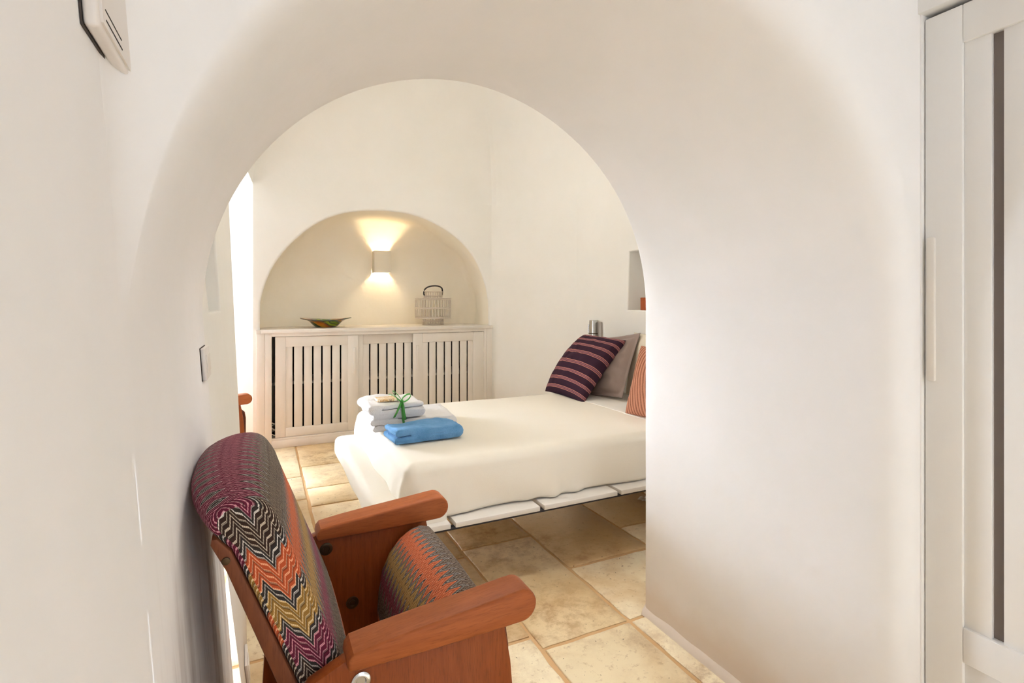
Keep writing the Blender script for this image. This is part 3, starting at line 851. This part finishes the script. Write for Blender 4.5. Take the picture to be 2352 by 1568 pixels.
# ------------------------------------------------------------------ pillows
def pillow(name, mat, c, wdir, hdir, w, h, T, label, cat='pillow', flange=0, pinch=.05, wr=.008, seed=0, rib=False, n=40, group=None, corner=5, sag=0):
    bm = bmesh.new(); uvl = bm.loops.layers.uv.new('UVMap')
    ra = bm.loops.layers.float.new('rib') if rib else None
    wd = Vector(wdir).normalized(); hd = Vector(hdir); hd = (hd-wd*hd.dot(wd)).normalized(); nd = wd.cross(hd)
    c = Vector(c); rows = {1: [], -1: []}; data = {}
    for s in (1, -1):
        for j in range(n+1):
            row = []
            for i in range(n+1):
                if s == -1 and (i in (0, n) or j in (0, n)): row.append(rows[1][j][i]); continue
                u, v = 2*i/n-1, 2*j/n-1
                uu = math.copysign(abs(u)**.85, u); vv = math.copysign(abs(v)**.85, v)
                px = uu*(1-pinch*(1-abs(vv)**2)*1.0); py = vv*(1-pinch*(1-abs(uu)**2)*1.0)
                fx = 1-flange/(w/2); fy = 1-flange/(h/2)
                a = max(0, 1-(abs(uu)/fx)**2.2); b = max(0, 1-(abs(vv)/fy)**2.2)
                th = T/2*(a*b)**.42+.0015
                pl = Vector((px*w/2, py*h/2, 0))
                nz = wr*noise.noise(Vector((px*2.6+seed, py*2.6, s*3+seed)))*(a*b)**.3 + wr*.8*noise.noise(Vector((px*6+py*3+seed, py*5-px*3, s*9+seed)))*(a*b)**.2
                rb = 0
                if rib:
                    q = (px*w/2+.02*math.sin(py*2.5)-.05*py*py)*125; rbv = abs(math.sin(q)); rb = .006*rbv*(.7+.6*noise.noise(Vector((math.floor(q/PI)*3.1, py*3, 1))))*(a*b)**.25
                    data[(s, j, i)] = min(1, rbv*1.15)**1.3
                bend = -sag*(py*py) 
                p = c+wd*pl.x+hd*pl.y+nd*(s*(th+nz+rb)+bend)
                row.append(bm.verts.new(p))
            rows[s].append(row)
    for s in (1, -1):
        R_ = rows[s]
        for j in range(n):
            for i in range(n):
                ids = [(j, i), (j, i+1), (j+1, i+1), (j+1, i)]
                if s == -1: ids = ids[::-1]
                f = bm.faces.new([R_[a][b] for a, b in ids])
                for l, (a, b) in zip(f.loops, ids):
                    l[uvl].uv = (b/n, a/n)
                    if rib: l[ra] = data.get((s, a, b), .4)
    bmesh.ops.recalc_face_normals(bm, faces=bm.faces)
    o = obj(name, bm, mat, None, 180)
    tag(o, label, cat, group); center_origin(o)
    return o
pillow('cushion', M['striped'], (2.165, 3.275, .785), (.035, -1, -.03), (.66, 0, .76), .50, .57, .19, 'dark plum cushion with pink stripes propped farthest from the pier', 'cushion', seed=2, sag=.03)
pillow('pillow', M['grey_linen'], (2.325, 3.19, .775), (.10, -1, .13), (.44, .02, .86), .54, .50, .15, 'taupe grey pillow with flat edge leaning behind the striped cushion', 'pillow', flange=.035, seed=9, wr=.018)
pillow('pillow', M['grey_linen'], (2.36, 2.48, .76), (.0, -1, 0), (.42, 0, .9), .60, .46, .14, 'taupe grey pillow half hidden behind the terracotta cushion', 'pillow', flange=.03, seed=21, wr=.008)
pillow('pillow', M['pale_pillow'], (2.46, 2.78, .80), (.0, -1, 0), (.18, 0, 1), .60, .46, .12, 'pale cream pillow upright against the wall behind the grey ones', 'pillow', seed=33)
pillow('cushion', M['knit'], (2.135, 2.36, .765), (.10, -1, -.0), (.30, .06, .92), .50, .44, .15, 'terracotta knitted cushion on the bed beside the pier edge', 'cushion', seed=5, rib=True, n=100, wr=.004)

# ------------------------------------------------------------------ towels, soap and bow
def towel(name, mat, x0, x1, y0, y1, z0, layers, th, label, rz=0, group=None, seed=0, roll=.004, taper=0):
    """cloth folded back and forth; the folded profile lies in (x,z) and runs along y"""
    W = x1-x0; cl = []; dirn = 1; z = th/2
    for k in range(layers):
        xa, xb = (0, W) if dirn > 0 else (W, 0)
        ins = .5*th+.006*((k*7+seed) % 3)
        lo, hi = ins, W-ins
        pts = [lo+(hi-lo)*i/14 for i in range(15)]
        if dirn < 0: pts = pts[::-1]
        for p in pts: cl.append((p, z))
        if k < layers-1:
            cx = pts[-1]
            for i in range(1, 6):
                a = -PI/2+PI*i/6; cl.append((cx+dirn*th*.5*math.cos(a), z+th*.5+th*.5*math.sin(a)))
        z += th; dirn *= -1
    N = len(cl); off = []
    hw = th*.47
    for i in range(N):
        a = Vector(cl[max(0, i-1)]); b = Vector(cl[min(N-1, i+1)]); t = (b-a).normalized(); off.append(Vector((-t.y, t.x)))
    loop = [Vector(cl[i])+off[i]*hw for i in range(N)]
    e = Vector(cl[-1]); t = (Vector(cl[-1])-Vector(cl[-2])).normalized()
    loop += [e+off[-1]*hw*.6+t*hw*.75, e+t*hw*.95, e-off[-1]*hw*.6+t*hw*.75]
    loop += [Vector(cl[i])-off[i]*hw for i in range(N-1, -1, -1)]
    e = Vector(cl[0]); t = (Vector(cl[0])-Vector(cl[1])).normalized()
    loop += [e-off[0]*hw*.6+t*hw*.75, e+t*hw*.95, e+off[0]*hw*.6+t*hw*.75]
    bm = bmesh.new(); rows = []; D = y1-y0; ny = 26
    ends = [(0, .65), (.004, .88), (.010, 1)]
    sts = [(d, s) for d, s in ends]+[(.010+(D-.02)*k/ny, 1) for k in range(1, ny)]+[(D-d, s) for d, s in ends[::-1]]
    cen = [Vector(c) for c in cl]
    rz_ = math.radians(rz); cx, cy = (x0+x1)/2, (y0+y1)/2
    for d, s in sts:
        row = []
        for q, p in enumerate(loop):
            m = q if q < N else (2*N+2-q if q < 2*N+3 else 0); m = max(0, min(N-1, m))
            pp_ = cen[m]+(p-cen[m])*s
            hgt = pp_.y/(layers*th)
            ex = .004*noise.noise(Vector((d*8, pp_.y*20, seed)))
            nz = (.015*noise.noise(Vector((pp_.x*6+seed, d*7, 2)))+.006*noise.noise(Vector((pp_.x*26+seed, d*30, 5))))*hgt
            dd = d+(.010*noise.noise(Vector((pp_.x*5, m*.35, seed)))+.0)
            X, Y, Z = x0+pp_.x+ex+taper*hgt*(W/2-pp_.x), y0+dd+.0, z0+pp_.y+nz+.0005
            X, Y = cx+(X-cx)*math.cos(rz_)-(Y-cy)*math.sin(rz_), cy+(X-cx)*math.sin(rz_)+(Y-cy)*math.cos(rz_)
            row.append(bm.verts.new((X, Y, max(Z, z0+.0003))))
        rows.append(row)
    grid_faces(bm, rows, True)
    for row in (rows[0], rows[-1]):
        bm.faces.new(row)
    bmesh.ops.triangulate(bm, faces=[f for f in bm.faces if len(f.verts) > 4])
    bmesh.ops.recalc_face_normals(bm, faces=bm.faces)
    o = obj(name, bm, mat, None, 80); tag(o, label, 'towel', group); center_origin(o)
    return o
ZT = MT+.006
towel('towel', M['towel_blue'], .562, .905, 2.465, 2.675, ZT, 2, .034, 'folded sky blue towel in front of the white ones on the bed', 3, seed=3)
towel('towel', M['towel_white'], .52, .985, 2.73, 3.06, ZT, 2, .032, 'wide folded white towel at the bottom of the white pair, under the tied one', -4, seed=11)
towel('towel', M['towel_white'], .505, .80, 2.735, 3.03, ZT+.066, 3, .027, 'thick folded white towel on top of the white pair, tied with green ribbon', 2, seed=17)
bm = softbox(.56, .665, 2.80, 2.90, ZT+.148, ZT+.162, .005, .001, 3)
tag(center_origin(obj('soap_packet', bm, M['soap'])), 'small cream soap packet with brown print lying on the tied white towel', 'soap')
# green ribbon bow
def strip(bm, pts, w, side=(1, 0, 0)):
    s = Vector(side).normalized(); rows = []
    for i, p in enumerate(pts):
        rows.append([bm.verts.new(Vector(p)-s*w/2), bm.verts.new(Vector(p)+s*w/2)])
    grid_faces(bm, rows)
RB = thing('ribbon_bow', 'shiny green ribbon tied in a bow round the top white towel', 'ribbon', (.672, 2.74, ZT+.15))
bx_, by_, bz_ = .672, 2.745, ZT+.152
bm = bmesh.new()
strip(bm, [(bx_, 3.035, ZT+.13), (bx_, 3.02, ZT+.151), (bx_, 2.9, ZT+.155), (bx_, 2.78, ZT+.155), (bx_, 2.735, ZT+.151), (bx_, 2.722, ZT+.13), (bx_+.002, 2.72, ZT+.10), (bx_+.004, 2.716, ZT+.062), (bx_+.008, 2.70, ZT+.02), (bx_+.010, 2.695, ZT+.004)], .012)
obj('band', bm, M['ribbon'], RB)
for sx, hh in ((-1, .052), (1, .028)):
    bm = bmesh.new(); P = []
    for k in range(17):
        a = 2*PI*k/16; P.append((bx_+sx*(.024*(1-math.cos(a))), by_-.012+.012*math.sin(a), bz_+.008+hh*(.5-.5*math.cos(a))+.012*math.sin(a)))
    strip(bm, P, .013, (.1, 1, .4)); obj('loop', bm, M['ribbon'], RB)
for P in ([(bx_, by_-.012, bz_+.008), (bx_-.012, by_-.025, bz_-.012), (bx_-.030, by_-.034, bz_-.045), (bx_-.046, by_-.036, bz_-.072)],
          [(bx_, by_-.012, bz_+.008), (bx_+.004, by_-.028, bz_-.018), (bx_+.006, by_-.036, bz_-.05), (bx_+.012, by_-.042, bz_-.088)]):
    bm = bmesh.new(); strip(bm, P, .012, (1, -.3, .2)); obj('tail', bm, M['ribbon'], RB)
bm = bmesh.new(); bmesh.ops.create_uvsphere(bm, u_segments=14, v_segments=8, radius=.009)
bmesh.ops.translate(bm, vec=(bx_, by_-.012, bz_+.008), verts=bm.verts); obj('knot', bm, M['ribbon'], RB)
for o in RB.children:
    if o.name.split('.')[0] != 'knot':
        md = o.modifiers.new('thickness', 'SOLIDIFY'); md.thickness = .0012; md.offset = 0

# ------------------------------------------------------------------ bedside reading lamp, box in the wall niche, petal on the floor
RX, RY = 2.55, 3.63
RL = thing('reading_lamp', 'chrome reading lamp fixed to the head wall above the striped cushion', 'wall lamp', (RX, RY, .95))
obj('wall_plate', BX(RX-.016, RX+.004, RY-.075, RY-.015, .80, 1.085, .004), plain('lamp_grey', rgb(176, 168, 158), .4, .4), RL)
bm = BX(RX-.062, RX-.018, RY-.03, RY+.028, .80, 1.10, .006); obj('lamp_body', bm, M['chrome'], RL)
bm = bmesh.new(); tube(bm, [(RX-.03, RY+.03, .97), (RX-.03, RY+.065, .975), (RX-.03, RY+.08, 1.0), (RX-.03, RY+.08, 1.06)], .005, 8)
obj('switch_arm', bm, M['chrome'], RL)
obj('collar', BX(RX-.066, RX-.014, RY-.034, RY+.032, .985, .992, .001), M['bolt'], RL)
bm = BX(2.60, 2.70, 3.02, 3.135, 1.1905, 1.286, .003)
tag(center_origin(obj('wooden_box', bm, M['wood_box'])), 'small reddish wooden box standing in the square wall niche', 'box')
bm = bmesh.new()
for k in range(5):
    a = 2*PI*k/5+.3; c = Vector((2.19+.026*math.cos(a), 2.60+.026*math.sin(a), .004)); n = 10
    top = bm.verts.new(c+Vector((0, 0, .010)))
    rg = [bm.verts.new(c+Vector((.019*math.cos(2*PI*q/n), .019*math.sin(2*PI*q/n), .004*math.sin(q*1.3)))) for q in range(n)]
    for q in range(n): bm.faces.new((top, rg[q], rg[(q+1) % n]))
tag(center_origin(obj('flower_head', bm, M['petal'])), 'small white flower lying on the stone floor under the bed edge', 'flower')

# ------------------------------------------------------------------ wall box, light switch, floor socket on the left wall
def onwall(bm):
    for v in bm.verts: v.co.x += rjamb(v.co.z) if v.co.y < YI else rfar(v.co.y, v.co.z)
    return bm
WB = thing('wall_box', 'white plastic box with two thin vent slots high on the wall', 'wall box', (rjamb(1.6), .74, 1.515))
b_ = BX(.002, .016, .665, .92, 1.533, 1.88, .005, seg=3); obj('housing', onwall(b_), M['white_plastic'], WB)
obj('shadow_gap', onwall(BX(.0003, .0022, .6645, .92, 1.5324, 1.88)), M['groove'], WB, label='thin dark strip painted as the shadow gap behind the box')  # dark sheet painted as the box's shadow edge on the wall
fl_ = obj('flap', onwall(BX(.0155, .0185, .672, .90, 1.541, 1.86, .003)), M['white_plastic'], WB)
for z in (1.549, 1.560): obj('vent_slot', onwall(BX(.018, .0191, .684, .755, z-.0008, z+.0008)), M['groove'], fl_, label='dark vent slot')
SWT = thing('light_switch', 'narrow white light switch plate at the arch edge below the small niche', 'light switch', (rjamb(1.1), 1.55, 1.1))
obj('plate', onwall(BX(.001, .011, 1.49, 1.61, 1.055, 1.135, .003)), M['white_plastic'], SWT)
obj('shadow_gap', onwall(BX(-.004, .002, 1.487, 1.607, 1.054, 1.136)), M['groove'], SWT, label='dark strip painted as the shadow gap behind plate')  # dark sheet standing in for the shadow along the plate's left edge
for k in range(3): obj('rocker', onwall(BX(.010, .0135, 1.508+.029*k, 1.534+.029*k, 1.072, 1.118, .0015)), M['paint'], SWT)
SKT = thing('wall_socket', 'white wall socket near the floor behind the front cinema chair', 'socket', (rfar(1.88, .1), 1.88, .06))
obj('plate', onwall(BX(.001, .010, 1.83, 1.95, .03, .11, .003)), M['white_plastic'], SKT)
obj('insert', onwall(BX(.009, .012, 1.855, 1.925, .045, .095, .0015)), M['paint'], SKT)

# ------------------------------------------------------------------ wardrobe on the right
WX = 1.475
WD = thing('wardrobe', 'tall white built-in wardrobe with slatted sliding door and long white handle', 'wardrobe', (1.78, -.1, 0))
bm = bmesh.new()
box(bm, WX-.002, WX+.06, .7165, .724, 0, 2.03, .002)            # slim side frame by the arch
box(bm, WX-.002, WX+.06, -.92, -.905, 0, 2.03, .002)
box(bm, WX-.012, WX+.06, -.92, .724, 1.962, 2.03, .003)         # fascia above the doors
box(bm, WX-.002, WX+.06, -.92, .724, 0, .05, .002)
box(bm, WX+.06, WX+.53, -.92, .724, 1.962, 2.03); box(bm, WX+.505, WX+.53, -.92, .724, 0, 1.962)
box(bm, WX+.06, WX+.505, .705, .724, 0, 1.962); box(bm, WX+.06, WX+.505, -.92, -.905, 0, 1.962)
obj('frame', bm, M['paint_near'], WD)
obj('cornice', BX(WX-.02, WX+.06, -.93, .726, 2.03, 2.06, .004), M['paint_near'], WD)
bm = bmesh.new()
quad(bm, (WX+.50, -.90, .02), (WX+.50, .70, .02), (WX+.50, .70, 1.96), (WX+.50, -.90, 1.96))
for y in (-.90, .70): quad(bm, (WX+.06, y, .02), (WX+.50, y, .02), (WX+.50, y, 1.96), (WX+.06, y, 1.96))
for z in (.02, 1.962): quad(bm, (WX+.06, -.90, z), (WX+.06, .70, z), (WX+.50, .70, z), (WX+.50, -.90, z))
obj('interior', bm, M['mesh_dark'], WD, None, 'grey inside of the wardrobe')
def w_door(y0, y1, x):
    """one sliding door between y0 and y1 (y1 nearest the arch)"""
    bm = bmesh.new(); th = .028; zt, zb, z1, z0 = 1.86, .487, 1.950, .055
    st1 = y1-.077; st0 = y0+.077
    box(bm, x, x+th, st1, y1, z0, z1, .003); box(bm, x, x+th, y0, st0, z0, z1, .003)
    box(bm, x, x+th, st0, st1, zt, z1, .003); box(bm, x, x+th, st0, st1, .404, zb, .003); box(bm, x, x+th, st0, st1, z0, .14, .003)
    box(bm, x+.010, x+th-.004, st0-.004, st1+.004, .13, .41, .001)
    y = st1; k = 0
    while y > st0+.03:
        yb = max(st0, y-.051 if k == 0 else y-.072)
        box(bm, x+.008, x+th-.004, yb, y, zb-.01, zt+.01, .0015); y = yb-.021; k += 1
    d = obj('door', bm, M['paint_near'], WD)
    obj('mesh_panel', BX(x+.019, x+.022, st0, st1, zb, zt), M['mesh_dark'], d, label='grey mesh behind the slats')
    return d
wd1 = w_door(-.12, .7145, WX+.008); wd2 = w_door(-.90, -.08, WX+.040)
for d, y, x in ((wd1, .699, WX+.008), (wd2, -.86, WX+.040)):
    bm = BX(x-.010, x+.002, y-.009, y+.009, 1.057, 1.409, .004)
    obj('handle', bm, M['paint'], d)

# ------------------------------------------------------------------ light
def area(name, loc, rot, sx, sy, w, c=(1, 1, 1)):
    l = bpy.data.lights.new(name, 'AREA'); l.shape = 'RECTANGLE'; l.size = sx; l.size_y = sy; l.energy = w; l.color = c
    o = bpy.data.objects.new(name, l); COL.objects.link(o); o.location = loc; o.rotation_euler = rot
    return o
dw = area('daylight_window', (-1.05, 4.95, .85), (0, 0, 0), .8, 1.4, 30, (.84, .93, 1.06))
dw.rotation_euler = Vector((1.45, -2.3, -.75)).to_track_quat('-Z', 'Z').to_euler(); dw.data.spread = math.radians(60)
area('daylight_window_soft', (-1.0, 4.9, 1.3), (0, -PI/2, 0), 1.4, .7, 15, (.88, .94, 1.02))
area('daylight_door', (.7, -2.2, 1.25), (PI/2, 0, 0), 1.0, 1.9, 9.5, (.78, .93, 1.2))
area('vault_fill', (1.3, 3.0, 3.4), (0, 0, 0), 1.3, 1.3, 14, (1.0, .94, .84))  # unseen fill added under the closed vault to brighten the bedroom
cl = area('arch_fill', (1.0, 1.75, 2.30), (0, 0, 0), .6, .2, 5.5, (.95, .97, 1.0))  # fill added out of view above the arch, lifts floor and soffit
cl.rotation_euler = Vector((-.28, -.85, -2.30)).to_track_quat('-Z', 'Y').to_euler(); cl.data.spread = math.radians(80)
sl = bpy.data.lights.new('sun', 'SUN'); sl.energy = 20; sl.color = (.76, .92, 1.22); sl.angle = .02
so_ = bpy.data.objects.new('sun', sl); COL.objects.link(so_); so_.location = (-1, -5, 5)
so_.rotation_euler = Vector((.14, .78, -.62)).to_track_quat('-Z', 'Y').to_euler()
pl = bpy.data.lights.new('sconce_glow', 'POINT'); pl.energy = 21; pl.color = (1.0, .75, .44); pl.shadow_soft_size = .03
po = bpy.data.objects.new('sconce_glow', pl); COL.objects.link(po); po.location = (SX, SY-.055, SZ-.005)
w = bpy.data.worlds.new('world'); SC.world = w; w.use_nodes = True
w.node_tree.nodes['Background'].inputs[0].default_value = (.85, .92, 1, 1); w.node_tree.nodes['Background'].inputs[1].default_value = 1.2
SC.view_settings.view_transform = 'Standard'; SC.view_settings.look = 'None'
SC.view_settings.exposure = 0.38
SC.cycles.max_bounces = 8; SC.cycles.diffuse_bounces = 6; SC.cycles.glossy_bounces = 2; SC.cycles.transparent_max_bounces = 4
SC.cycles.sample_clamp_indirect = 4; SC.cycles.use_adaptive_sampling = True
SC.cycles.adaptive_threshold = .16; SC.cycles.adaptive_min_samples = 14
SC.cycles.caustics_reflective = False; SC.cycles.caustics_refractive = False
